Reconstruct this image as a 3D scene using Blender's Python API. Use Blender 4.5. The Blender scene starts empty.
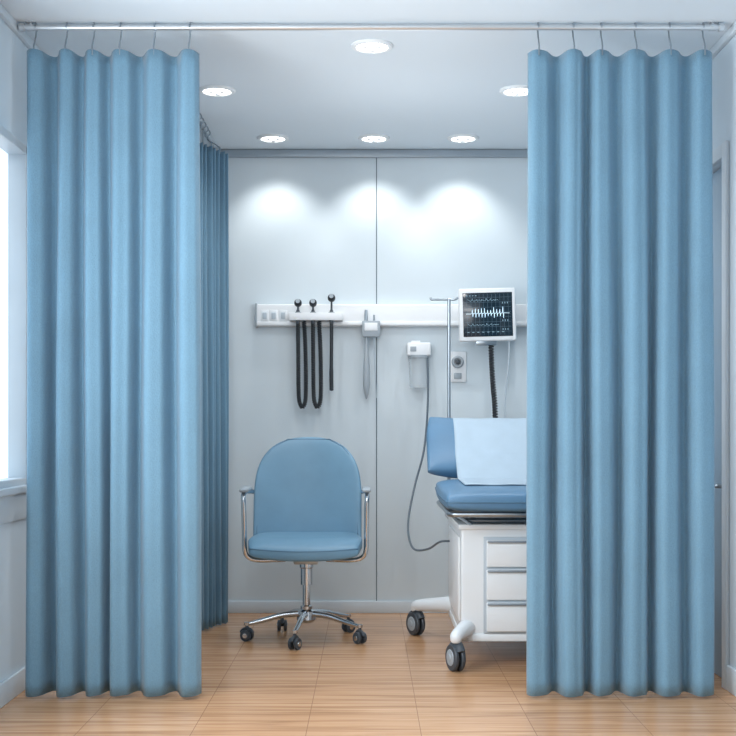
import bpy, bmesh, math, random
from mathutils import Vector, Matrix
random.seed(4)
F=1246.0; HZ=429.0; CX=368.0; CZ=1.033
YB=7.0; YC=4.8; H=2.6
def X(px,Y): return (px-CX)*Y/F
def Z(py,Y): return CZ+(HZ-py)*Y/F
scene=bpy.context.scene
scene.view_settings.view_transform='Standard'
col=scene.collection
# ------------------------------------------------------------ materials
def lin(c):
    return tuple(((v/255.)/12.92 if v/255.<=0.04045 else ((v/255.+0.055)/1.055)**2.4) for v in c)+(1,)
def mat(name,c,rough=0.5,metal=0.0,var=0.06,nscale=6.0,bump=0.0,bscale=200.0,coat=0,sheen=0,trans=0,emit=None,es=0,alpha=None):
    m=bpy.data.materials.new(name); m.use_nodes=True
    nt=m.node_tree; b=nt.nodes['Principled BSDF']
    tc=nt.nodes.new('ShaderNodeTexCoord')
    n=nt.nodes.new('ShaderNodeTexNoise'); n.inputs['Scale'].default_value=nscale; n.inputs['Detail'].default_value=3
    nt.links.new(tc.outputs['Object'],n.inputs['Vector'])
    r=nt.nodes.new('ShaderNodeValToRGB'); l=lin(c)
    r.color_ramp.elements[0].color=tuple(v*(1-var) for v in l[:3])+(1,)
    r.color_ramp.elements[1].color=tuple(min(1,v*(1+var)) for v in l[:3])+(1,)
    r.color_ramp.elements[0].position=.3; r.color_ramp.elements[1].position=.7
    nt.links.new(n.outputs['Fac'],r.inputs['Fac']); nt.links.new(r.outputs['Color'],b.inputs['Base Color'])
    b.inputs['Roughness'].default_value=rough; b.inputs['Metallic'].default_value=metal
    if coat: b.inputs['Coat Weight'].default_value=coat
    if sheen: b.inputs['Sheen Weight'].default_value=sheen
    if trans: b.inputs['Transmission Weight'].default_value=trans
    if alpha: b.inputs['Alpha'].default_value=alpha
    if emit:
        b.inputs['Emission Color'].default_value=lin(emit); b.inputs['Emission Strength'].default_value=es
    if bump:
        n2=nt.nodes.new('ShaderNodeTexNoise'); n2.inputs['Scale'].default_value=bscale; n2.inputs['Detail'].default_value=4
        nt.links.new(tc.outputs['Object'],n2.inputs['Vector'])
        bp=nt.nodes.new('ShaderNodeBump'); bp.inputs['Strength'].default_value=bump; bp.inputs['Distance'].default_value=.002
        nt.links.new(n2.outputs['Fac'],bp.inputs['Height']); nt.links.new(bp.outputs['Normal'],b.inputs['Normal'])
    return m
M_panel=mat('wall_panel_laminate',(205,217,224),.45,var=.03,nscale=2,bump=.04)
M_side=mat('side_wall_paint',(202,216,226),.6,var=.02,nscale=1.5)
M_ceil=mat('ceiling_paint',(216,227,235),.7,var=.015,nscale=1)
M_base=mat('baseboard_vinyl',(206,217,225),.4,var=.02)
M_white=mat('white_plastic',(230,234,237),.35,var=.015,nscale=4)
M_white2=mat('white_enamel',(224,230,234),.3,var=.02,nscale=3,coat=.3)
M_gap=mat('dark_joint',(90,106,118),.6)
M_chrome=mat('chrome',(205,210,215),.16,1.0,var=.03)
M_railm=mat('satin_chrome',(205,211,216),.3,.8,var=.02)
M_steel=mat('brushed_steel',(160,170,178),.32,1.0,var=.05,nscale=30)
M_black=mat('black_rubber',(34,40,46),.5,var=.1)
M_dgrey=mat('dark_grey_plastic',(62,70,78),.45,var=.08)
M_grey=mat('grey_plastic',(158,168,176),.4,var=.04)
M_cornice=mat('grey_cornice',(160,172,182),.35,.4,var=.03)
M_vinyl=mat('blue_vinyl',(104,143,168),.45,var=.05,nscale=8,bump=.15,bscale=260)
M_vinyld=mat('blue_vinyl_piping',(78,114,140),.5,var=.05)
M_bedblue=mat('blue_bed_vinyl',(84,124,156),.42,var=.05,nscale=8,bump=.1)
M_paper=mat('examination_paper',(168,187,202),.75,var=.03,nscale=14,bump=.2,bscale=40)
M_screen=mat('monitor_glass',(20,34,44),.12,var=.15,nscale=20,emit=(30,48,60),es=.3)
M_trace=mat('screen_trace',(200,222,234),.5,emit=(200,222,234),es=.8)
M_traced=mat('screen_grid',(70,95,110),.5,emit=(70,95,110),es=.5)
M_clear=mat('clear_plastic',(226,236,242),.15,var=.01,alpha=.4)
M_lens=mat('lamp_lens',(255,255,255),.4,emit=(255,253,248),es=7)
M_ring=mat('lamp_ring',(230,235,238),.35,var=.01)
M_cord=mat('grey_tube',(92,106,118),.4,var=.05)
M_pale=mat('pale_tube',(175,188,198),.4,var=.05)
M_enam=mat('pale_grey_enamel',(176,188,198),.4,var=.03)
M_pull=mat('blue_grey_pull',(134,146,156),.35,.3)
def fabric(name,c):
    m=mat(name,c,.8,var=.06,nscale=3,sheen=.2)
    nt=m.node_tree; b=nt.nodes['Principled BSDF']; tc=[n for n in nt.nodes if n.type=='TEX_COORD'][0]
    mp=nt.nodes.new('ShaderNodeMapping'); mp.inputs['Scale'].default_value=(260,260,160)
    n=nt.nodes.new('ShaderNodeTexNoise'); n.inputs['Scale'].default_value=1; n.inputs['Detail'].default_value=3
    nt.links.new(tc.outputs['Object'],mp.inputs['Vector']); nt.links.new(mp.outputs['Vector'],n.inputs['Vector'])
    bp=nt.nodes.new('ShaderNodeBump'); bp.inputs['Strength'].default_value=.6; bp.inputs['Distance'].default_value=.003
    nt.links.new(n.outputs['Fac'],bp.inputs['Height']); nt.links.new(bp.outputs['Normal'],b.inputs['Normal'])
    old=b.inputs['Base Color'].links[0].from_socket
    hs=nt.nodes.new('ShaderNodeHueSaturation'); mr=nt.nodes.new('ShaderNodeMapRange')
    mr.inputs['To Min'].default_value=.82; mr.inputs['To Max'].default_value=1.18
    nt.links.new(n.outputs['Fac'],mr.inputs['Value']); nt.links.new(mr.outputs['Result'],hs.inputs['Value'])
    nt.links.new(old,hs.inputs['Color']); nt.links.new(hs.outputs['Color'],b.inputs['Base Color'])
    return m
M_cloth=fabric('blue_curtain_fabric',(108,146,169))
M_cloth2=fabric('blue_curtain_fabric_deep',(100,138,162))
def floor_mat():
    m=bpy.data.materials.new('wood_look_floor'); m.use_nodes=True; nt=m.node_tree; b=nt.nodes['Principled BSDF']
    L=nt.links.new; N=nt.nodes.new
    tc=N('ShaderNodeTexCoord')
    mp=N('ShaderNodeMapping'); mp.inputs['Location'].default_value=(.21,.10,0); L(tc.outputs['Object'],mp.inputs['Vector'])
    br=N('ShaderNodeTexBrick'); br.offset=0; br.squash=1
    br.inputs['Scale'].default_value=1; br.inputs['Brick Width'].default_value=.39; br.inputs['Row Height'].default_value=.58
    br.inputs['Mortar Size'].default_value=.0014; br.inputs['Mortar Smooth'].default_value=.3; br.inputs['Bias'].default_value=0
    br.inputs['Color1'].default_value=(0.42,.42,.42,1); br.inputs['Color2'].default_value=(.60,.60,.60,1); br.inputs['Mortar'].default_value=(.5,.5,.5,1)
    L(mp.outputs['Vector'],br.inputs['Vector'])
    mg=N('ShaderNodeMapping'); mg.inputs['Scale'].default_value=(1.6,26,1); L(tc.outputs['Object'],mg.inputs['Vector'])
    n=N('ShaderNodeTexNoise'); n.inputs['Scale'].default_value=1; n.inputs['Detail'].default_value=7; n.inputs['Distortion'].default_value=.8
    L(mg.outputs['Vector'],n.inputs['Vector'])
    ad=N('ShaderNodeMath'); ad.operation='MULTIPLY_ADD'; ad.inputs[1].default_value=.25
    L(br.outputs['Color'],ad.inputs[0]); L(n.outputs['Fac'],ad.inputs[2])
    r=N('ShaderNodeValToRGB'); cr=r.color_ramp
    cr.elements[0].position=.38; cr.elements[0].color=lin((156,114,80))
    cr.elements[1].position=.9; cr.elements[1].color=lin((218,176,136))
    e=cr.elements.new(.62); e.color=lin((196,150,110))
    L(ad.outputs[0],r.inputs['Fac'])
    mx=N('ShaderNodeMix'); mx.data_type='RGBA'; L(br.outputs['Fac'],mx.inputs['Factor']); L(r.outputs['Color'],mx.inputs['A'])
    mx.inputs['B'].default_value=lin((150,110,80)); L(mx.outputs['Result'],b.inputs['Base Color'])
    b.inputs['Roughness'].default_value=.24
    bp=N('ShaderNodeBump'); bp.inputs['Strength'].default_value=.12; bp.inputs['Distance'].default_value=.002
    L(n.outputs['Fac'],bp.inputs['Height']); L(bp.outputs['Normal'],b.inputs['Normal'])
    return m
M_floor=floor_mat()
M_win=mat('bright_window_glass',(225,238,246),.2,emit=(226,240,252),es=1.0)
# ------------------------------------------------------------ mesh helpers
def merge(bm,t):
    me=bpy.data.meshes.new('t'); t.to_mesh(me); bm.from_mesh(me); bpy.data.meshes.remove(me); t.free()
def box(bm,x0,x1,y0,y1,z0,z1,bev=0,seg=2,rot=None,piv=None):
    t=bmesh.new(); bmesh.ops.create_cube(t,size=1)
    for v in t.verts: v.co=Vector(((x0+x1)/2+v.co.x*(x1-x0),(y0+y1)/2+v.co.y*(y1-y0),(z0+z1)/2+v.co.z*(z1-z0)))
    if bev: bmesh.ops.bevel(t,geom=t.edges[:],offset=bev,segments=seg,affect='EDGES',profile=.5)
    if rot:
        p=Vector(piv) if piv else Vector(((x0+x1)/2,(y0+y1)/2,(z0+z1)/2))
        for v in t.verts: v.co=rot@(v.co-p)+p
    merge(bm,t); return bm
def smooth(pts,n=8,closed=False):
    pts=[Vector(p) for p in pts]; out=[]
    P=[pts[0]*2-pts[1]]+pts+[pts[-1]*2-pts[-2]]
    for i in range(1,len(P)-2):
        a,b,c,d=P[i-1],P[i],P[i+1],P[i+2]
        for k in range(n):
            t=k/n
            out.append(.5*((2*b)+(c-a)*t+(2*a-5*b+4*c-d)*t*t+(3*b-a-3*c+d)*t**3))
    out.append(pts[-1]); return out
def frames(pts):
    pts=[Vector(p) for p in pts]; fr=[]; T0=(pts[1]-pts[0]).normalized()
    n=T0.orthogonal().normalized()
    for i,p in enumerate(pts):
        a=pts[max(i-1,0)]; b=pts[min(i+1,len(pts)-1)]; T=(b-a).normalized()
        n=(n-T*n.dot(T)).normalized(); fr.append((p,n,T.cross(n)))
    return fr
def tube(bm,pts,r,seg=12,sx=1,sy=1,caps=True):
    fr=frames(pts); rings=[]
    for i,(p,a,b) in enumerate(fr):
        rr=r[i] if isinstance(r,(list,tuple)) else r
        rings.append([bm.verts.new(p+a*math.cos(2*math.pi*k/seg)*rr*sx+b*math.sin(2*math.pi*k/seg)*rr*sy) for k in range(seg)])
    for i in range(len(rings)-1):
        for k in range(seg):
            bm.faces.new((rings[i][k],rings[i][(k+1)%seg],rings[i+1][(k+1)%seg],rings[i+1][k]))
    if caps:
        bm.faces.new(rings[0][::-1]); bm.faces.new(rings[-1])
    return bm
def cyl(bm,a,b,r0,r1=None,seg=20):
    r1=r0 if r1 is None else r1
    return tube(bm,[a,b],[r0,r1],seg)
def lathe(bm,prof,c,axis=(0,0,1),seg=32):
    c=Vector(c); ax=Vector(axis).normalized(); n=ax.orthogonal().normalized(); b=ax.cross(n); rings=[]
    for r,h in prof:
        r=max(r,1e-5)
        rings.append([bm.verts.new(c+ax*h+(n*math.cos(2*math.pi*k/seg)+b*math.sin(2*math.pi*k/seg))*r) for k in range(seg)])
    for i in range(len(rings)-1):
        for k in range(seg):
            bm.faces.new((rings[i][k],rings[i][(k+1)%seg],rings[i+1][(k+1)%seg],rings[i+1][k]))
    bm.faces.new(rings[0][::-1]); bm.faces.new(rings[-1]); return bm
def coil(bm,pts,R,pitch,r,seg=6,per=10):
    pts=[Vector(p) for p in pts]; L=[0]
    for i in range(1,len(pts)): L.append(L[-1]+(pts[i]-pts[i-1]).length)
    n=int(L[-1]/pitch*per); fr=frames(pts); out=[]; j=0
    for k in range(n+1):
        s=L[-1]*k/n
        while j<len(L)-2 and L[j+1]<s: j+=1
        t=(s-L[j])/max(L[j+1]-L[j],1e-9)
        p=fr[j][0].lerp(fr[j+1][0],t); a=fr[j][1].lerp(fr[j+1][1],t).normalized(); b=fr[j][2].lerp(fr[j+1][2],t).normalized()
        ph=2*math.pi*s/pitch; out.append(p+a*math.cos(ph)*R+b*math.sin(ph)*R)
    return tube(bm,out,r,seg)
def cushion(bm,P,T,nu=28,nv=28,n=4,off=0):
    def sp(k,m): return math.sin(math.pi/2*(2*k/m-1))
    t=bmesh.new()
    for s in (1,-1):
        g=[]
        for i in range(nu+1):
            u=sp(i,nu); row=[]
            for j in range(nv+1):
                v=sp(j,nv); p,nr=P(u,v)
                th=T*(max(0,(1-abs(u)**n)*(1-abs(v)**n)))**(1/n)
                row.append(t.verts.new(Vector(p)+Vector(nr)*th*s))
            g.append(row)
        for i in range(nu):
            for j in range(nv):
                f=(g[i][j],g[i+1][j],g[i+1][j+1],g[i][j+1])
                try: t.faces.new(f if s==1 else f[::-1])
                except ValueError: pass
    bmesh.ops.remove_doubles(t,verts=t.verts[:],dist=1e-5)
    merge(bm,t); return bm
def obj(name,bm,m,parent=None,label=None,cat=None,kind=None,flat=False,sharp=38,loc=None,group=None):
    bmesh.ops.recalc_face_normals(bm,faces=bm.faces[:])
    if not flat:
        for f in bm.faces: f.smooth=True
        for e in bm.edges:
            if len(e.link_faces)==2 and e.calc_face_angle(0)>math.radians(sharp): e.smooth=False
    off=Vector((0,0,0))
    if parent is not None:
        p=parent
        while p is not None: off+=Vector(p.location); p=p.parent
    elif loc is not None: off=Vector(loc)
    for v in bm.verts: v.co-=off
    me=bpy.data.meshes.new(name); bm.to_mesh(me); bm.free()
    ms=m if isinstance(m,(list,tuple)) else [m]
    for q in ms: me.materials.append(q)
    o=bpy.data.objects.new(name,me); col.objects.link(o)
    if parent is not None: o.parent=parent
    elif loc is not None: o.location=loc
    if label: o['label']=label
    if cat: o['category']=cat
    if kind: o['kind']=kind
    if group: o['group']=group
    return o
def thing(name,loc,label,cat,group=None):
    e=bpy.data.objects.new(name,None); e.empty_display_size=.05; e.location=loc; col.objects.link(e)
    e['label']=label; e['category']=cat
    if group: e['group']=group
    return e
B=bmesh.new
# ------------------------------------------------------------ room
XL,XR=-1.37,1.43; Y0=-1.0
obj('floor',box(B(),XL-.12,XR+.12,Y0,YB+.12,-.08,0),M_floor,label='warm wood-look floor laid in large rectangular tiles',cat='floor',kind='structure',flat=True)
obj('ceiling',box(B(),XL-.12,XR+.12,Y0,YB+.12,H,H+.08),M_ceil,label='pale blue-grey painted ceiling with recessed downlights',cat='ceiling',kind='structure',flat=True)
bm=B()
xs=X(376.5,YB)
box(bm,XL-.12,XR+.12,YB+.006,YB+.12,0,H)
obj('wall_back',bm,M_gap,label='light laminate wall panels with a vertical joint',cat='wall',kind='structure',flat=True)
o=bpy.data.objects['wall_back']
bm=B(); bm.from_mesh(o.data)
n0=len(bm.faces)
box(bm,XL,xs-.0025,YB,YB+.0065,0,H,.001,1); box(bm,xs+.0025,XR,YB,YB+.0065,0,H,.001,1)
bm.faces.ensure_lookup_table()
for f in bm.faces[n0:]: f.material_index=1
o.data.materials.append(M_panel); bm.to_mesh(o.data); bm.free()
wy0,wy1,wz0,wz1=1.2,4.985,.805,2.16
bm=B()
box(bm,XL-.12,XL,Y0,YB,0,wz0); box(bm,XL-.12,XL,Y0,YB,wz1,H); box(bm,XL-.12,XL,Y0,wy0,wz0,wz1); box(bm,XL-.12,XL,wy1,YB,wz0,wz1)
obj('wall_left',bm,M_side,label='pale blue painted wall with a window opening',cat='wall',kind='structure',flat=True)
dy0,dy1,dz=4.985,5.86,2.12
bm=B()
box(bm,XR,XR+.12,Y0,dy0,0,H); box(bm,XR,XR+.12,dy1,YB,0,H); box(bm,XR,XR+.12,dy0,dy1,dz,H)
obj('wall_right',bm,M_side,label='pale blue painted wall with a door opening',cat='wall',kind='structure',flat=True)
# window
w=thing('window_1',(XL-.06,(wy0+wy1)/2,wz0),'large bright window with a pale frame and deep sill','window'); w['kind']='structure'
bm=B(); fx0,fx1=XL-.10,XL+.012; t=.035
box(bm,fx0,fx1,wy0,wy1,wz0,wz0+t,.004); box(bm,fx0,fx1,wy0,wy1,wz1-t,wz1,.004)
box(bm,fx0,fx1,wy0,wy0+t,wz0,wz1,.004); box(bm,fx0,fx1,wy1-t,wy1,wz0,wz1,.004); box(bm,fx0+.02,fx1-.03,3.05,3.09,wz0,wz1,.004)
obj('window_frame',bm,M_base,w)
obj('window_pane',box(B(),XL-.07,XL-.06,wy0+.02,wy1-.02,wz0+.02,wz1-.02),M_win,w,flat=True)
bm=B(); box(bm,XL+.0,XL+.035,wy0-.05,wy1+.12,.785,.812,.005); box(bm,XL+.0,XL+.014,wy0-.03,wy1+.10,.68,.785,.003)
obj('window_sill',bm,M_base,w)
# door
d=thing('door_1',(XR+.05,(dy0+dy1)/2,0),'blue-grey flush door with pale casing and lever handle','door'); d['kind']='structure'
obj('door_panel',box(B(),XR+.03,XR+.075,dy0+.006,dy1-.006,.004,dz-.006,.003),mat('door_laminate',(140,162,180),.45,var=.03),d)
bm=B(); box(bm,XR-.016,XR,dy0-.055,dy0,0,dz+.055,.003); box(bm,XR-.016,XR,dy1,dy1+.055,0,dz+.055,.003); box(bm,XR-.016,XR,dy0,dy1,dz,dz+.055,.003)
obj('door_casing',bm,M_base,d)
bm=B(); box(bm,XR+.022,XR+.031,dy0+.05,dy0+.09,.70,.88,.003); tube(bm,smooth([(XR+.03,dy0+.07,.80),(XR-.01,dy0+.07,.80),(XR-.016,dy0+.10,.80),(XR-.016,dy0+.18,.80)],5),.008,10)
obj('door_handle',bm,M_steel,d,label='brushed steel lever handle')
def bb(name,*a,m=M_base,label='pale vinyl baseboard along the floor'):
    obj(name,box(B(),*a,.004,2),m,label=label,cat='baseboard' if 'base' in name else 'trim',kind='structure')
bb('baseboard_back',XL,XR,YB-.014,YB,0,.068)
bb('baseboard_left',XL,XL+.014,Y0,YB-.014,0,.088)
bb('baseboard_right',XR-.014,XR,Y0,dy0-.056,0,.1)
bb('trim_1',XL,XR,YB-.03,YB,H-.045,H-.002,m=M_cornice,label='slim metal cornice strip where panelled wall meets ceiling')
bb('trim_2',XL,XL+.02,Y0,YB-.03,H-.035,H,label='pale cornice strip between wall and ceiling')
bb('trim_3',XR-.02,XR,Y0,YB-.03,H-.035,H,label='pale cornice strip between wall and ceiling')
# ------------------------------------------------------------ rails
def rail(name,a,b,label,brackets,ends):
    a=Vector(a); b=Vector(b)
    e=thing(name,((a+b)/2),label,'curtain rail')
    obj('rail_tube',tube(B(),[a,b],.0115,16),M_railm,e)
    dv=(b-a).normalized()
    for q in (a,b) if ends else ():
        s=-1 if q is a else 1
        obj('end_cap',lathe(B(),[(.005,-.012),(.017,-.01),(.017,.008),(.01,.014)],q,dv*s,20),M_railm,e)
    for t in brackets:
        p=a.lerp(b,t); bm=B()
        lathe(bm,[(.02,0),(.02,-.004),(.008,-.006),(.006,p.z-H)],(p.x,p.y,H),(0,0,1),16)
        lathe(bm,[(.0145,-.012),(.0145,.012)],p,dv,18)
        obj('rail_bracket',bm,M_railm,e)
    return e
zr=2.58
rail('curtain_rail',(X(22,YC),YC,zr),(X(721,YC),YC,zr),'straight chrome rail fixed under the ceiling carrying two curtains',[.012,.988],True)
rail('curtain_rail',(-.84,5.7,zr),(-.84,6.95,zr),'short chrome rail running to the panelled wall',[.03,.97],True)
# ------------------------------------------------------------ curtains
def curtain(name,s0,s1,peaks,mapf,ztop,zbot,A0,A1,m,label,zrail,seed,hook_ts,loc,railpos=None,th=Vector((0,1,0))):
    rnd=random.Random(seed)
    e=thing(name,loc,label,'curtain')
    pk=list(peaks); n=len(pk); per=30
    avg=(pk[-1]-pk[0])/(n-1)
    ph0=-(pk[0]-s0)/avg; ph1=(n-1)+(s1-pk[-1])/avg
    N=int((ph1-ph0)*per)
    amp=[rnd.uniform(.75,1.2) for _ in range(n+3)]
    sway=[rnd.uniform(-.010,.010)*min(1,avg/.1) for _ in range(n+3)]
    asym=[rnd.uniform(.35,.9) for _ in range(n+3)]
    def basex(ph):
        if ph<=0: return pk[0]+ph*avg
        if ph>=n-1: return pk[-1]+(ph-(n-1))*avg
        i=int(ph); return pk[i]+(pk[i+1]-pk[i])*(ph-i)
    def locp(ph):
        if ph<0 or ph>n-1: return avg
        i=min(int(ph),n-2); return pk[i+1]-pk[i]
    def lerpl(L,ph):
        q=min(max(ph+1,0),len(L)-1.001); i=int(q); f=q-i; f=f*f*(3-2*f); return L[i]*(1-f)+L[i+1]*f
    NZ=46; bm=B(); grid=[]
    for i in range(N+1):
        ph=ph0+(ph1-ph0)*i/N; a=2*math.pi*ph; row=[]
        for k in range(NZ+1):
            q=k/NZ
            A=(A0+(A1-A0)*min(1,q*1.6))*lerpl(amp,ph); g=lerpl(asym,ph)
            c=locp(ph)/(2*math.pi)*(.05+.25*min(1,q*2))
            s=basex(ph)+c*math.sin(a)+lerpl(sway,ph)*math.sin(q*2.6)*q+.003*math.sin(q*5+ph*2)*min(1,avg/.1)
            s=min(max(s,s0-.006),s1+.006)
            dd=-A*math.cos(a-g*math.sin(a)*.9-.3*math.sin(2*a))-.14*A*math.cos(2*a+1.1)+.006*math.sin(3*q+ph*1.7)*q
            zt=ztop-.012*(1-math.cos(a))/2
            z=zt+(zbot+.004*(1-math.cos(a+.5))/2-zt)*q
            x,y=mapf(s,dd); row.append(bm.verts.new((x,y,z)))
        grid.append(row)
    for i in range(N):
        for k in range(NZ): bm.faces.new((grid[i][k],grid[i+1][k],grid[i+1][k+1],grid[i][k+1]))
    o=obj('curtain_fabric',bm,m,e,sharp=170)
    sm=o.modifiers.new('thickness','SOLIDIFY'); sm.thickness=.003; sm.offset=0
    for t in hook_ts:
        xx,yy=mapf(t,-A0*1.0); x0,y0=railpos(t) if railpos else mapf(t,0); bm=B()
        ring=[Vector((x0,y0,zrail))+th*math.cos(w_)*.0155+Vector((0,0,1))*math.sin(w_)*.0155 for w_ in [math.radians(d_) for d_ in range(200,-71,-18)]]
        pts=ring+[Vector((x0,y0,zrail-.035)),Vector((x0*.6+xx*.4,y0*.6+yy*.4,zrail-.05)),Vector((xx,yy,ztop+.012)),Vector((xx,yy,ztop-.022))]
        tube(bm,pts,.0032,8)
        obj('curtain_hook',bm,M_steel,e,label='bent steel wire hook')
    return e
def front(s,d): return (s,YC+d)
pl=[X(p,YC) for p in (36,67,94,121,155,190)]
curtain('privacy_curtain',X(29,YC),X(199.5,YC),pl,front,2.487,.012,.030,.044,M_cloth,'light blue fabric curtain hanging in soft folds beside the window',zr,1,pl,(X(114,YC),YC,0))
pr=[X(p,YC) for p in (538,573,601,635,669,703)]
curtain('privacy_curtain',X(528.5,YC),X(712,YC),pr,front,2.487,.012,.030,.044,M_cloth,'blue fabric curtain in soft folds screening the bed',zr,7,pr,(X(620,YC),YC,0))
Pa=Vector((-.93,6.15)); Pe=Vector((-.762,6.60)); Ld=(Pe-Pa).length; du=(Pe-Pa)/Ld; dn=Vector((du.y,-du.x))*-1
def diag(s,d):
    p=Pa+du*s+dn*d; return (p.x,p.y)
ps=[.02+.046*i for i in range(10)]
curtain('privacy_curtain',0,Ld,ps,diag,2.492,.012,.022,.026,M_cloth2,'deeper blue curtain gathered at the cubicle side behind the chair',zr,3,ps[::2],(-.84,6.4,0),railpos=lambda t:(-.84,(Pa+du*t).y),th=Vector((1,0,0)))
# ------------------------------------------------------------ downlights
def downlight(x,y):
    e=thing('recessed_downlight',(x,y,H),'round white recessed ceiling downlight, switched on','ceiling light','recessed downlights in the ceiling')
    bm=B(); lathe(bm,[(.086,0),(.086,-.004),(.080,-.010),(.066,-.011),(.062,-.004),(.062,0)],(x,y,H),(0,0,1),40)
    obj('lamp_ring',bm,M_ring,e)
    bm=B(); lathe(bm,[(.0625,-.001),(.0625,-.005),(.001,-.0052)],(x,y,H),(0,0,1),36)
    obj('lamp_lens',bm,M_lens,e)
    for k in range(3):
        a=math.radians(90+120*k); bm=B()
        lathe(bm,[(.013,0),(.013,-.010),(.008,-.014),(.001,-.015)],(x+.03*math.cos(a),y+.03*math.sin(a),H-.003),(0,0,1),16)
        obj('lamp_bulb',bm,M_ring,e)
    return e
src=downlight(0,0)
pos=[(X(372,5.09),5.09,'f'),(X(217,5.76),5.76,'m'),(X(518,5.76),5.76,'m'),(X(273,6.70),6.70,'b'),(X(374,6.70),6.70,'b'),(X(463,6.70),6.70,'b')]
def spot(e,size,blend,parent,tilt=0,soft=.05):
    l=bpy.data.lights.new('downlight_lamp','SPOT'); l.energy=e; l.spot_size=math.radians(size); l.spot_blend=blend; l.shadow_soft_size=soft; l.color=(1,.985,.96)
    o=bpy.data.objects.new('downlight_lamp',l); col.objects.link(o); o.parent=parent; o.location=(0,0,-.03); o.rotation_euler=(math.radians(tilt),0,0); return o
for i,(x,y,k) in enumerate(pos):
    if i==0: e=src; e.location=(x,y,H)
    else:
        e=src.copy(); e.location=(x,y,H); col.objects.link(e)
        for c in [c for c in src.children if c.type=='MESH']:
            cc=c.copy(); cc.parent=e; col.objects.link(cc)
for i,(x,y,k) in enumerate(pos):
    e=[o for o in bpy.data.objects if o.name.startswith('recessed_downlight') and abs(o.location.x-x)<1e-4 and abs(o.location.y-y)<1e-4][0]
    if k=='b': spot(12.5,94,.75,e,tilt=20,soft=.03)
    else: spot({'f':26,'m':23}[k],150,.8,e)
# ------------------------------------------------------------ medical rail on wall
rx0=X(257,YB); e=thing('medical_wall_rail',(X(390,YB),YB,1.6),'long white wall-mounted equipment rail with switches','wall rail')
ry=YB-.055
bm=B(); box(bm,rx0,1.25,ry,YB,Z(327,YB),Z(305,YB),.008,3); box(bm,rx0+.005,1.245,ry-.008,ry+.01,Z(327,YB)+.004,Z(322.5,YB),.003)
obj('rail_body',bm,M_white,e)
for px0,px1 in ((261,268.5),(270,277.5),(279.5,287)):
    bm=B(); box(bm,X(px0,ry),X(px1,ry),ry-.005,ry+.002,Z(321.5,ry),Z(310,ry),.002)
    s=obj('switch',bm,M_white2,e); cx=(X(px0,ry)+X(px1,ry))/2
    bm=B(); box(bm,cx-.012,cx+.012,ry-.009,ry-.004,Z(319,ry),Z(312.5,ry),.002); obj('rocker',bm,M_pale,s)
obj('rail_end_cap',box(B(),rx0-.006,rx0+.006,ry-.003,YB,Z(328,YB),Z(304,YB),.004),M_grey,e)
# instrument holder
hy=ry-.05
e=thing('instrument_holder',(X(316,hy),hy,Z(317,hy)),'white shelf bracket holding diagnostic instruments on the rail','holder')
bm=B(); box(bm,X(289,hy),X(343,hy),hy-.02,ry-.001,Z(320.5,hy),Z(313,hy),.004)
obj('holder_tray',bm,M_white,e)
for p in (298,313,331.5):
    bm=B(); lathe(bm,[(.017,0),(.017,.006),(.013,.006),(.013,0)],(X(p,hy),hy,Z(313,hy)-.001),(0,0,1),18); obj('holder_cup',bm,M_grey,e)
def scope(px,label,kind):
    x=X(px,hy); zt=Z(313,hy)
    e=thing('otoscope' if kind!=2 else 'ophthalmoscope',(x,hy,zt),label,'medical instrument')
    top={0:Z(303,hy),1:Z(303,hy),2:Z(298,hy)}[kind]
    bm=B(); lathe(bm,[(.010,-.06),(.012,-.04),(.011,0),(.010,.012),(.006,.02),(.005,top-zt-.01)],(x,hy,zt),(0,0,1),16); obj('handle',bm,M_dgrey,e)
    bm=B(); lathe(bm,[(.007,.028),(.016,.022),(.021,.008),(.021,-.008),(.016,-.018),(.004,-.022)],(x,hy,top),(0,-1,0.25),20); obj('head',bm,M_black,e)
    bm=B(); lathe(bm,[(.012,.0),(.012,.004),(.002,.004)],Vector((x,hy,top))+Vector((0,-.027,.007)),(0,-1,.25),16); obj('lens',bm,M_grey,e)
    if kind<2:
        bx=x+.045; zb=Z(407,hy)
        pth=smooth([(x,hy,zt-.055),(x+.001,hy,zt-.2),(x+.004,hy,zb+.07),(x+.014,hy,zb+.012),(x+.026,hy-.004,zb),(x+.040,hy,zb+.03),(x+.044,hy+.004,zb+.12),(bx-.004,hy+.008,zt-.2),(bx-.012,hy+.012,zt-.045)],8)
        bm=B(); coil(bm,pth,.0085,.0095,.0045,6,9); obj('coiled_cord',bm,M_black,e)
        bm=B(); tube(bm,pth,.006,8); obj('cord_core',bm,M_black,e)
    else:
        bm=B(); tube(bm,smooth([(x,hy,zt-.05),(x,hy,zt-.15),(x-.001,hy,Z(372,hy)),(x,hy,Z(388,hy)),(x,hy,Z(391,hy))],5),[.010]*10+[.0115]*8+[.010,.007,.003],12); obj('hanging_grip',bm,M_black,e)
scope(298,'black corded otoscope hanging in the first cup of holder',0)
scope(313,'black corded otoscope hanging in the middle cup of holder',1)
scope(331.5,'black ophthalmoscope with long straight grip in the holder',2)
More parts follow.
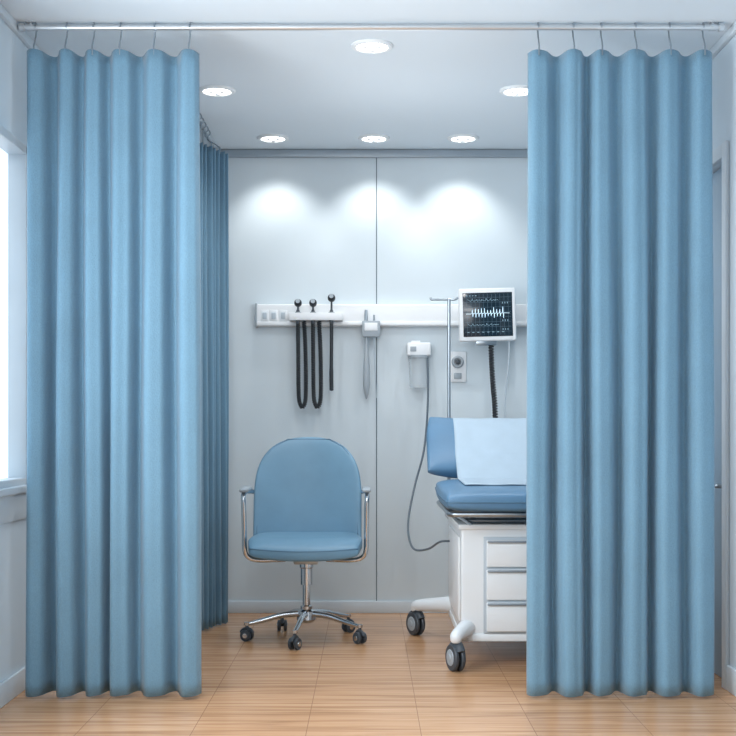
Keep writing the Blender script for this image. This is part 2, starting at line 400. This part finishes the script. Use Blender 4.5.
# thermometer
py_=ry-.025
e=thing('thermometer_holder',(X(371,py_),py_,Z(328,py_)),'small grey wall thermometer unit clipped to the rail','thermometer')
bm=B(); box(bm,X(362,py_),X(380,py_),py_-.02,ry+.001,Z(337,py_),Z(321,py_),.005); obj('unit_body',bm,M_grey,e)
bm=B(); box(bm,X(364.5,py_),X(377.5,py_),py_-.023,py_-.018,Z(331,py_),Z(323,py_),.002); obj('display',bm,M_white,e)
bm=B(); cyl(bm,(X(366,py_),py_,Z(322,py_)),(X(366,py_),py_,Z(310,py_)),.010,.008,14); obj('probe_top',bm,M_steel,e)
bm=B(); cyl(bm,(X(374,py_),py_,Z(322,py_)),(X(374,py_),py_,Z(315,py_)),.006,.005,12); obj('probe_button',bm,M_steel,e)
x=X(366.5,py_)
bm=B(); tube(bm,[(x,py_,Z(337,py_)+.004),(x,py_,Z(350,py_)),(x,py_,Z(366,py_)),(x,py_,Z(385,py_)),(x,py_,Z(394,py_)),(x,py_,Z(399,py_))],[.007,.012,.019,.021,.013,.003],14,1,.9); obj('probe',bm,M_grey,e,label='tapered grey probe')
bm=B(); tube(bm,[(X(374,py_),py_,Z(336,py_)),(X(374.5,py_),py_,Z(365,py_)),(X(376.5,py_),py_,Z(398,py_))],.003,8); obj('probe_cable',bm,M_pale,e)
# suction unit
sy=YB-.05
e=thing('suction_canister',(X(418,sy),sy,Z(388,sy)),'white wall suction unit with clear canister and hanging tube','suction unit')
bm=B(); box(bm,X(407,sy),X(430.5,sy),sy-.045,YB,Z(356,sy),Z(343,sy),.008,3); box(bm,X(411,sy),X(420,sy),sy-.03,YB-.01,Z(344,sy),Z(341,sy),.003); obj('regulator',bm,M_white,e)
bm=B(); box(bm,X(410,sy),X(416,sy),sy-.049,sy-.043,Z(352,sy),Z(347,sy),.002); obj('gauge',bm,M_grey,e)
bm=B(); lathe(bm,[(.046,Z(388,sy)),(.05,Z(386,sy)),(.054,Z(360,sy)),(.054,Z(357,sy))],(X(418.5,sy),sy+.001-.005,0),(0,0,1),28); obj('canister',bm,M_clear,e)
bm=B(); lathe(bm,[(.057,Z(358,sy)),(.057,Z(355.5,sy))],(X(418.5,sy),sy-.007,0),(0,0,1),28); obj('canister_lid',bm,M_grey,e)
by=6.05
pts=[(X(427.5,sy-.03),sy-.03,Z(357,sy-.03)),(X(428,6.9),6.9,Z(380,6.9)),(X(427.5,6.88),6.88,Z(410,6.88)),(X(424,6.85),6.85,Z(450,6.85)),(X(415,6.8),6.8,Z(485,6.8)),(X(409,6.7),6.7,Z(515,6.7)),(X(408.5,6.6),6.6,Z(535,6.6)),(X(414,6.45),6.45,Z(549,6.45)),(X(428,6.25),6.25,Z(549,6.25)),(X(439.5,by),by,Z(542,by)),(.395,by,Z(541,by))]
obj('suction_tube',tube(B(),smooth(pts,8),.0058,8),M_cord,e,label='long grey flexible tube')
# outlet
oy=YB-.012
e=thing('wall_outlet',(X(458,oy),oy,Z(367,oy)),'white wall plate with round gas outlet','wall outlet')
obj('outlet_plate',box(B(),X(450,oy),X(466.5,oy),oy,YB,Z(382,oy),Z(351.5,oy),.004),M_white,e)
bm=B(); lathe(bm,[(.034,0),(.034,.012),(.028,.018),(.02,.018),(.018,.008),(.001,.008)],(X(457.5,oy),oy,Z(362,oy)),(0,-1,0),28); obj('gas_outlet',bm,M_grey,e)
bm=B(); lathe(bm,[(.014,0),(.014,.012),(.001,.014)],(X(457.5,oy),oy-.008,Z(362,oy)),(0,-1,0),20); obj('outlet_plug',bm,M_dgrey,e)
bm=B(); box(bm,X(454,oy),X(461.5,oy),oy-.004,oy+.002,Z(379,oy),Z(373,oy),.002); obj('outlet_label',bm,M_grey,e)
# monitor
my=6.76
e=thing('patient_monitor',(X(487.5,my),my,Z(315,my)),'white-framed patient monitor with dark waveform screen mounted on rail','monitor')
mx0,mx1,mz0,mz1=X(459,my),X(516,my),Z(341,my),Z(288,my)
R=Matrix.Rotation(math.radians(-1.5),3,'Y'); piv=Vector(((mx0+mx1)/2,my,(mz0+mz1)/2))
def rb(bm):
    for v in bm.verts: v.co=R@(v.co-piv)+piv
    return bm
bm=B(); box(bm,mx0,mx1,my,my+.05,mz0,mz1,.010,3); box(bm,mx0+.03,mx1-.03,my+.045,my+.08,mz0+.03,mz1-.03,.01,2); obj('monitor_housing',rb(bm),M_white,e)
sx0,sx1,sz0,sz1=X(463,my),X(512.5,my),Z(336.5,my),Z(292.5,my)
obj('monitor_screen',rb(box(B(),sx0,sx1,my-.003,my+.004,sz0,sz1,.002)),M_screen,e,label='dark glossy screen')
def ribbon(bm,pts,w,y):
    for a,b in zip(pts[:-1],pts[1:]):
        a=Vector(a); b=Vector(b); d_=(b-a)
        if d_.length<1e-6: continue
        n=Vector((-d_.y,d_.x)).normalized()*w/2
        vs=[bm.verts.new((p.x,y,p.y)) for p in (a-n,b-n,b+n,a+n)]; bm.faces.new(vs)
rnd=random.Random(3); W=sx1-sx0; Hh=sz1-sz0
bm=B(); zc=sz0+Hh*.52; pts=[(sx0+W*.06,zc)]
n=11
for i in range(n):
    x=sx0+W*.16+W*.68*i/n; s=W*.68/n; h=rnd.uniform(.03,.06)*.6
    pts+=[(x,zc),(x+s*.3,zc+.002),(x+s*.45,zc+h),(x+s*.6,zc-h*.7),(x+s*.75,zc+.002)]
pts.append((sx0+W*.94,zc))
ribbon(bm,pts,.0022,my-.0045)
obj('screen_waveform',rb(bm),M_trace,e,flat=True,label='glowing white waveform trace')
M_trace2=mat('screen_faint_trace',(120,150,165),.5,emit=(120,150,165),es=.7)
for zc,amp in ((sz0+Hh*.82,.010),(sz0+Hh*.26,.008)):
    bm=B()
    pts=[(sx0+W*.1+W*.62*i/60,zc+amp*(math.sin(i*.9)*.35+(.9 if i%9==0 else 0))) for i in range(61)]
    ribbon(bm,pts,.0014,my-.0045)
    obj('screen_waveform',rb(bm),M_trace2,e,flat=True)
bm=B()
for i in range(4):
    for j in range(3):
        x=sx0+W*(.80+.05*j); z=sz0+Hh*(.14+.2*i)
        if i==2: continue
        ribbon(bm,[(x,z),(x,z+.009)],.003,my-.0045)
for i in range(8): ribbon(bm,[(sx0+W*(.08+.1*i),sz0+Hh*.1),(sx0+W*(.12+.1*i),sz0+Hh*.1)],.003,my-.0045)
for i in range(4): ribbon(bm,[(sx0+W*(.07+.06*i),sz0+Hh*.93),(sx0+W*(.10+.06*i),sz0+Hh*.93)],.003,my-.0045)
o=obj('screen_readout',rb(bm),M_trace2,e,flat=True); o['kind']='stuff'
bm=B()
for i in range(1,12): ribbon(bm,[(sx0+W*i/12,sz0+.008),(sx0+W*i/12,sz1-.008)],.0010,my-.0038)
for i in range(1,9): ribbon(bm,[(sx0+.008,sz0+Hh*i/9),(sx1-.008,sz0+Hh*i/9)],.0010,my-.0038)
obj('screen_grid',rb(bm),M_traced,e,flat=True)
bm=B(); box(bm,piv.x-.04,piv.x+.04,ry-.022,ry+.001,Z(325,ry),Z(306,ry),.004); cyl(bm,(piv.x,ry-.01,1.665),(piv.x,my+.07,1.665),.018,None,16)
obj('mount_arm',bm,M_steel,e)
obj('mount_foot',box(B(),X(476,my),X(497,my),my+.01,my+.04,mz0-.022,mz0+.01,.004),M_steel,e)
x=X(491,my+.03)
pth=smooth([(x,my+.03,mz0-.018),(x+.003,my+.03,Z(360,my)),(x+.010,my+.02,Z(385,my)),(x+.016,my,Z(400,my)),(x+.018,my-.02,Z(418,my)),(x+.018,my-.03,Z(432,my))],8)
obj('coiled_cord',coil(B(),pth,.011,.015,.0055,6,9),M_black,e,label='black coiled cable')
obj('cord_core',tube(B(),pth,.007,8),M_black,e)
x=X(509,my+.03)
obj('sensor_cable',tube(B(),smooth([(x,my+.03,mz0+.02),(x,my+.03,Z(355,my)),(x-.012,my+.03,Z(380,my)),(x-.025,my+.02,Z(405,my)),(x-.026,my,Z(425,my))],8),.0045,8),M_pale,e)
# ------------------------------------------------------------ office chair
cx,cy=-.302,6.12
e=thing('office_chair',(cx,cy,0),'blue vinyl swivel chair with chrome armrests and five-star base','chair')
def Pb(u,v):
    z=.722+v*.268
    v0=-.05
    if v<v0: w=.270
    else: w=.270*(1-.055*(v-v0))*max(0.0,1-((v-v0)/(1-v0))**2.9)**(1/2.5)
    w=max(w,.006)
    xx=u*w
    y=cy+.20+.055*v-.9*xx*xx
    return (cx+xx,y,z),Vector((0,-1,.15)).normalized()
obj('backrest',cushion(B(),Pb,.038,36,36,5),M_vinyl,e)
def Psh(u,v):
    p,n=Pb(u*.97,v*.97); return (p[0],p[1]+.035,p[2]),n
obj('backrest_shell',cushion(B(),Psh,.022,24,24,5),M_vinyld,e)
ol=[]
for k in range(0,81):
    t=k/80*2*math.pi
    c,s=math.cos(t),math.sin(t)
    m_=max(abs(c),abs(s)); u,v=c/m_,s/m_
    p,n=Pb(u*.93,v*.95); ol.append(Vector(p)+n*.026)
obj('backrest_piping',tube(B(),ol,.0035,6,caps=False),M_vinyld,e)
def Ps(u,v):
    x=u*(.272-.018*v)*math.sqrt(1-v*v*.22); y=v*.255*math.sqrt(1-u*u*.22)
    z=.468-.022*max(0,-v-.45)**2*4 + .012*u*u+.004*v
    return (cx+x,cy-.03+y,z),Vector((0,0,1))
obj('seat',cushion(B(),Ps,.048,36,36,4),M_vinyl,e)
ol=[]
for k in range(0,97):
    t=k/96*2*math.pi; c,s=math.cos(t),math.sin(t); m_=max(abs(c),abs(s)); u,v=c/m_,s/m_
    p,n=Ps(u*.985,v*.985); ol.append(Vector(p)+n*.018)
obj('seat_piping',tube(B(),ol,.004,6,caps=False),M_vinyld,e)
bm=B(); box(bm,cx-.17,cx+.17,cy-.17,cy+.15,.405,.428,.006); obj('seat_pan',bm,M_dgrey,e)
bm=B(); box(bm,cx-.06,cx+.06,cy-.08,cy+.10,.375,.407,.008); tube(bm,smooth([(cx+.05,cy,.392),(cx+.13,cy-.02,.392),(cx+.16,cy-.03,.386)],5),.006,8); obj('tilt_mechanism',bm,M_steel,e)
bm=B(); tube(bm,smooth([(cx,cy+.06,.39),(cx,cy+.2,.385),(cx,cy+.29,.42),(cx,cy+.275,.56),(cx,cy+.262,.66)],8),.022,14,1,.45); obj('backrest_bracket',bm,M_steel,e)
for s in (-1,1):
    bm=B()
    pts=smooth([(cx+s*.10,cy-.06,.398),(cx+s*.22,cy-.09,.398),(cx+s*.272,cy-.10,.412),(cx+s*.292,cy-.11,.45),(cx+s*.294,cy-.12,.55),(cx+s*.296,cy-.13,.66),(cx+s*.298,cy-.125,.705),(cx+s*.298,cy-.08,.722),(cx+s*.292,cy+.04,.722),(cx+s*.272,cy+.13,.718),(cx+s*.245,cy+.185,.70)],7)
    tube(bm,pts,.0115,12); obj('armrest',bm,M_chrome,e)
    bm=B(); box(bm,cx+s*.295-.022,cx+s*.295+.022,cy-.15,cy+.08,.728,.748,.009,3); obj('armrest_pad',bm,M_grey,e)
bm=B(); lathe(bm,[(.034,.375),(.034,.355),(.029,.35),(.029,.27),(.019,.268),(.019,.17),(.030,.165),(.030,.15),(.045,.14),(.048,.10),(.035,.085)],(cx,cy,0),(0,0,1),28); obj('gas_column',bm,M_chrome,e)
for k in range(5):
    a=math.radians(-98+72*k); dx,dy=math.cos(a),math.sin(a)
    P=lambda r,z:(cx+dx*r,cy+dy*r,z)
    bm=B(); tube(bm,smooth([P(.03,.128),P(.12,.122),P(.22,.098),P(.29,.083)],5),[.019-.0006*i for i in range(16)],12,.9,.9); 
    lathe(bm,[(.014,.092),(.014,.078),(.009,.075)],P(.292,0),(0,0,1),14)
    leg=obj('base_leg',bm,M_chrome,e)
    px,pyy,_=P(.292,0); ca=a+random.uniform(-.6,.6)+math.pi/2
    ax=Vector((math.cos(ca),math.sin(ca),0))
    bm=B()
    for s in (-1,1):
        lathe(bm,[(.018,-.009),(.027,-.007),(.029,0),(.027,.007),(.018,.009)],Vector((px,pyy,.029))+ax*s*.016,ax,24)
    cyl(bm,Vector((px,pyy,.029))-ax*.02,Vector((px,pyy,.029))+ax*.02,.006,None,10)
    c_=obj('caster',bm,M_dgrey,e)
    bm=B(); tube(bm,[(px,pyy,.03),(px,pyy,.062),(px,pyy,.078)],[.008,.010,.007],12); t_=ax.cross(Vector((0,0,1)))
    arc=[Vector((px,pyy,.029))+t_*math.cos(w_)*.034+Vector((0,0,1))*math.sin(w_)*.034 for w_ in [math.radians(q) for q in range(20,161,14)]]
    tube(bm,arc,.008,8); obj('caster_hood',bm,M_dgrey,c_)
    for s in (-1,1):
        bm=B(); lathe(bm,[(.013,0),(.012,.003),(.001,.004)],Vector((px,pyy,.029))+ax*s*.024,ax*s,16); obj('caster_hub',bm,M_chrome,c_)
# ------------------------------------------------------------ exam bed
bx0,bx1,by0,by1=.402,.98,5.37,6.25; bcx=.69
e=thing('examination_bed',(bcx,5.8,0),'white wheeled examination bed with blue vinyl cushions and drawers','medical bed')
bm=B(); box(bm,bx0,bx1,by0+.012,by1,.125,.612,.012,3); box(bm,bx0-.012,bx1+.012,by0,by1+.01,.598,.622,.006,2); box(bm,bx0-.006,bx1+.006,by0+.004,by1+.004,.115,.150,.008,2)
obj('bed_cabinet',bm,M_white2,e)
bm=B(); box(bm,bx0-.005,bx0+.003,by0+.10,by1-.10,.19,.56,.004); obj('side_panel',bm,M_white,e)
dx0,dx1=X(486.5,by0),bx1-.03
zz=lambda p:Z(p,by0)
bm=B(); box(bm,dx0-.012,dx1+.012,by0+.004,by0+.016,.152,zz(537),.002); obj('drawer_surround',bm,M_enam,e)
for (a,b) in ((567,540),(600,569.5),(631.5,602.5)):
    bm=B(); box(bm,dx0,dx1,by0-.010,by0+.012,zz(a),zz(b),.005,2); dr=obj('drawer',bm,M_white2,e)
    bm=B(); box(bm,dx0+.003,dx1-.003,by0-.020,by0-.008,zz(b)-.012,zz(b)-.002,.003); obj('drawer_handle',bm,M_pull,dr)
bm=B()
fz=.672; fx0,fx1,fy0,fy1=.345,1.035,5.25,6.12
loop=[(fx0,fy0+.03,fz),(fx0+.01,fy0+.008,fz),(fx0+.03,fy0,fz),(fx1-.03,fy0,fz),(fx1-.01,fy0+.008,fz),(fx1,fy0+.03,fz),(fx1,fy1,fz),(fx0,fy1,fz),(fx0,fy0+.03,fz)]
tube(bm,loop,.011,10)
for yy in (5.45,5.7,5.95): cyl(bm,(fx0,yy,fz),(fx1,yy,fz),.009,None,10)
tube(bm,[(fx0+.03,fy0+.02,fz-.004),(fx0+.10,fy0+.13,.622)],.008,8); tube(bm,[(fx0,fy1-.2,fz-.004),(fx0+.07,fy1-.1,.622)],.008,8); tube(bm,[(fx0,fy0+.2,fz-.004),(fx0+.075,fy0+.4,.622)],.008,8)
box(bm,.44,.94,5.42,6.12,.645,.655); box(bm,.44,.47,5.42,6.12,.62,.66,.003); box(bm,.91,.94,5.42,6.12,.62,.66,.003)
cyl(bm,(.42,5.40,.636),(.96,5.40,.636),.009,None,10)
obj('bed_frame',bm,M_steel,e)
def Pm(u,v):
    x=u*.368*math.sqrt(1-v*v*.06); y=v*.47*math.sqrt(1-u*u*.06)
    return (bcx+x,5.68+y,.735+.010*v),Vector((0,0,1))
obj('mattress',cushion(B(),Pm,.052,40,40,5),M_bedblue,e)
ol=[]
for k in range(0,97):
    t=k/96*2*math.pi; c,s=math.cos(t),math.sin(t); m_=max(abs(c),abs(s)); u,v=c/m_,s/m_
    p,n=Pm(u*1.0,v*1.0); ol.append(Vector(p))
obj('mattress_piping',tube(B(),ol,.004,6,caps=False),M_vinyld,e)
b0=Vector((0,6.08,.80)); b1=Vector((0,6.34,1.065)); bd=(b1-b0).normalized(); bn=Vector((0,-bd.z,bd.y)); Tb=.058
def Pr(u,v):
    c=b0.lerp(b1,(v+1)/2)
    x=u*.40*math.sqrt(1-max(0,v)**2*.10)
    return Vector((bcx+x,c.y,c.z))+bn*(.035*abs(u)**3),bn
obj('bed_backrest',cushion(B(),Pr,Tb,40,40,3.4),M_bedblue,e)
for x in (.48,.90):
    bm=B(); tube(bm,[(x,6.06,.68),(x,6.16,.75),(x,6.40,1.02)],.011,10)
    tube(bm,[(x,6.12,.672),(x,6.30,.90)],.008,8)
    obj('backrest_support',bm,M_steel,e)
# paper sheet
prof=[]
def mz(y):
    v=(y-5.68)/.47
    return .735+.010*v+.052*max(0,1-abs(v)**5)**.2+.0045
for y in [5.50+.03*i for i in range(15)]: prof.append((y,mz(y)))
prof.append((5.945,.797))
for k in range(-9,20):
    v=k/19.0
    c=b0.lerp(b1,(v+1)/2); th=Tb*max(0,1-abs(v)**3.4)**(1/3.4)
    q=Vector((0,c.y,c.z))+bn*(th+.007)
    if q.y>5.95: prof.append((q.y,q.z))
top=b1+bd*.006; prof.append((top.y+.0,top.z+.003))
for k in range(19,5,-1):
    v=k/19.0; c=b0.lerp(b1,(v+1)/2); th=Tb*max(0,1-abs(v)**3.4)**(1/3.4)
    q=Vector((0,c.y,c.z))-bn*(th+.007); prof.append((q.y,q.z))
bm=B(); rows=[]
for y,z in prof:
    rows.append([bm.verts.new((.428+.53*i/24+.0015*math.sin(z*20),y,z+.0012*math.sin(i*.8))) for i in range(25)])
for a,b in zip(rows[:-1],rows[1:]):
    for i in range(24): bm.faces.new((a[i],a[i+1],b[i+1],b[i]))
o=obj('paper_cover',bm,M_paper,e,sharp=170,label='pale paper sheet over the raised backrest'); s_=o.modifiers.new('t','SOLIDIFY'); s_.thickness=.002; s_.offset=0
# pole
pyy=6.47; pxx=X(449,pyy)
bm=B(); cyl(bm,(pxx,pyy,.60),(pxx,pyy,Z(299,pyy)),.0085,None,14)
tube(bm,smooth([(X(430.5,pyy),pyy,Z(297.5,pyy)),(X(431.5,pyy),pyy,Z(299.5,pyy)),(X(436,pyy),pyy,Z(299.5,pyy)),(X(448,pyy),pyy,Z(299.5,pyy)),(X(455,pyy),pyy,Z(299.5,pyy)),(X(458,pyy),pyy,Z(297.5,pyy))],5),.006,10)
obj('infusion_pole',bm,M_steel,e,label='thin steel pole with a hook bar')
bm=B(); box(bm,pxx-.02,pxx+.02,6.24,pyy+.015,.58,.60,.003); box(bm,pxx-.016,pxx+.016,pyy-.016,pyy+.016,.60,.64,.003); obj('pole_clamp',bm,M_steel,e)
def wheel(wx,wy,lx,ly,yaw):
    bm=B()
    pts=smooth([(lx,ly,.175),(lx*.55+wx*.45,ly*.55+wy*.45,.165),(wx,wy,.148),(wx,wy,.126)],6)
    tube(bm,pts,[.042-.0011*i for i in range(len(pts))],16,1,1)
    obj('outrigger_leg',bm,M_white2,e)
    ax=Vector((math.cos(yaw),math.sin(yaw),0)); fw=Vector((-ax.y,ax.x,0)); c=Vector((wx,wy,.058))+fw*.012
    bm=B()
    for s in (-1,1): 
        lathe(bm,[(.04,-.010),(.054,-.009),(.058,-.004),(.058,.004),(.054,.009),(.04,.010)],c+ax*s*.015,ax,32)
    cast=obj('caster_wheel',bm,M_dgrey,e)
    for s in (-1,1):
        bm=B(); lathe(bm,[(.036,0),(.034,.003),(.016,.004),(.014,.007),(.001,.008)],c+ax*s*.0245,ax*s,24); obj('wheel_hub',bm,M_grey,cast)
    bm=B(); tube(bm,[(wx,wy,.13),c+Vector((0,0,.056)),c],[.018,.012,.006],12)
    arc=[c+fw*math.cos(w_)*.064+Vector((0,0,1))*math.sin(w_)*.064 for w_ in [math.radians(q) for q in range(30,151,12)]]
    tube(bm,arc,.012,8,1.6,.7); obj('caster_fork',bm,M_dgrey,cast)
wheel(.378,5.31,.44,5.42,.35)
wheel(.245,6.24,.43,6.10,.5)
wheel(1.00,5.31,.94,5.42,-.2)
wheel(1.13,6.24,.95,6.10,.1)
# ------------------------------------------------------------ lights
def area(name,loc,rot,sx,sy,e,c=(1,1,1)):
    l=bpy.data.lights.new(name,'AREA'); l.shape='RECTANGLE'; l.size=sx; l.size_y=sy; l.energy=e; l.color=c
    o=bpy.data.objects.new(name,l); o.location=loc; o.rotation_euler=rot; col.objects.link(o); return o
def point(name,loc,e,r,c=(1,1,1)):
    l=bpy.data.lights.new(name,'POINT'); l.energy=e; l.shadow_soft_size=r; l.color=c
    o=bpy.data.objects.new(name,l); o.location=loc; col.objects.link(o); return o
area('ward_overhead_fill',(-.3,2.2,H-.03),(math.radians(25),0,0),1.4,.7,22,(.99,.995,1))  # added fill light out of view, brightens the curtain fronts
area('window_daylight',(XL+.03,3.0,1.5),(0,math.radians(-90),0),1.3,2.0,74,(.96,.985,1))
point('cubicle_fill_light',(.1,5.7,1.75),13,.35,(.96,.98,1))  # added fill floating in mid-air without a fixture, lifts the cubicle ceiling
point('ward_fill_light',(-.7,1.6,2.0),17,.3,(.99,.995,1))  # added unseen fill for the near room, no fixture modelled
w=bpy.data.worlds.new('World'); scene.world=w; w.use_nodes=True
w.node_tree.nodes['Background'].inputs['Color'].default_value=(.93,.965,1,1); w.node_tree.nodes['Background'].inputs['Strength'].default_value=.6
# ------------------------------------------------------------ camera
c=bpy.data.cameras.new('Camera'); c.sensor_width=36; c.lens=36*F/736; c.shift_y=(HZ-368)/736
o=bpy.data.objects.new('Camera',c); o.location=(0,0,CZ); o.rotation_euler=(math.radians(90),0,0); col.objects.link(o); scene.camera=o
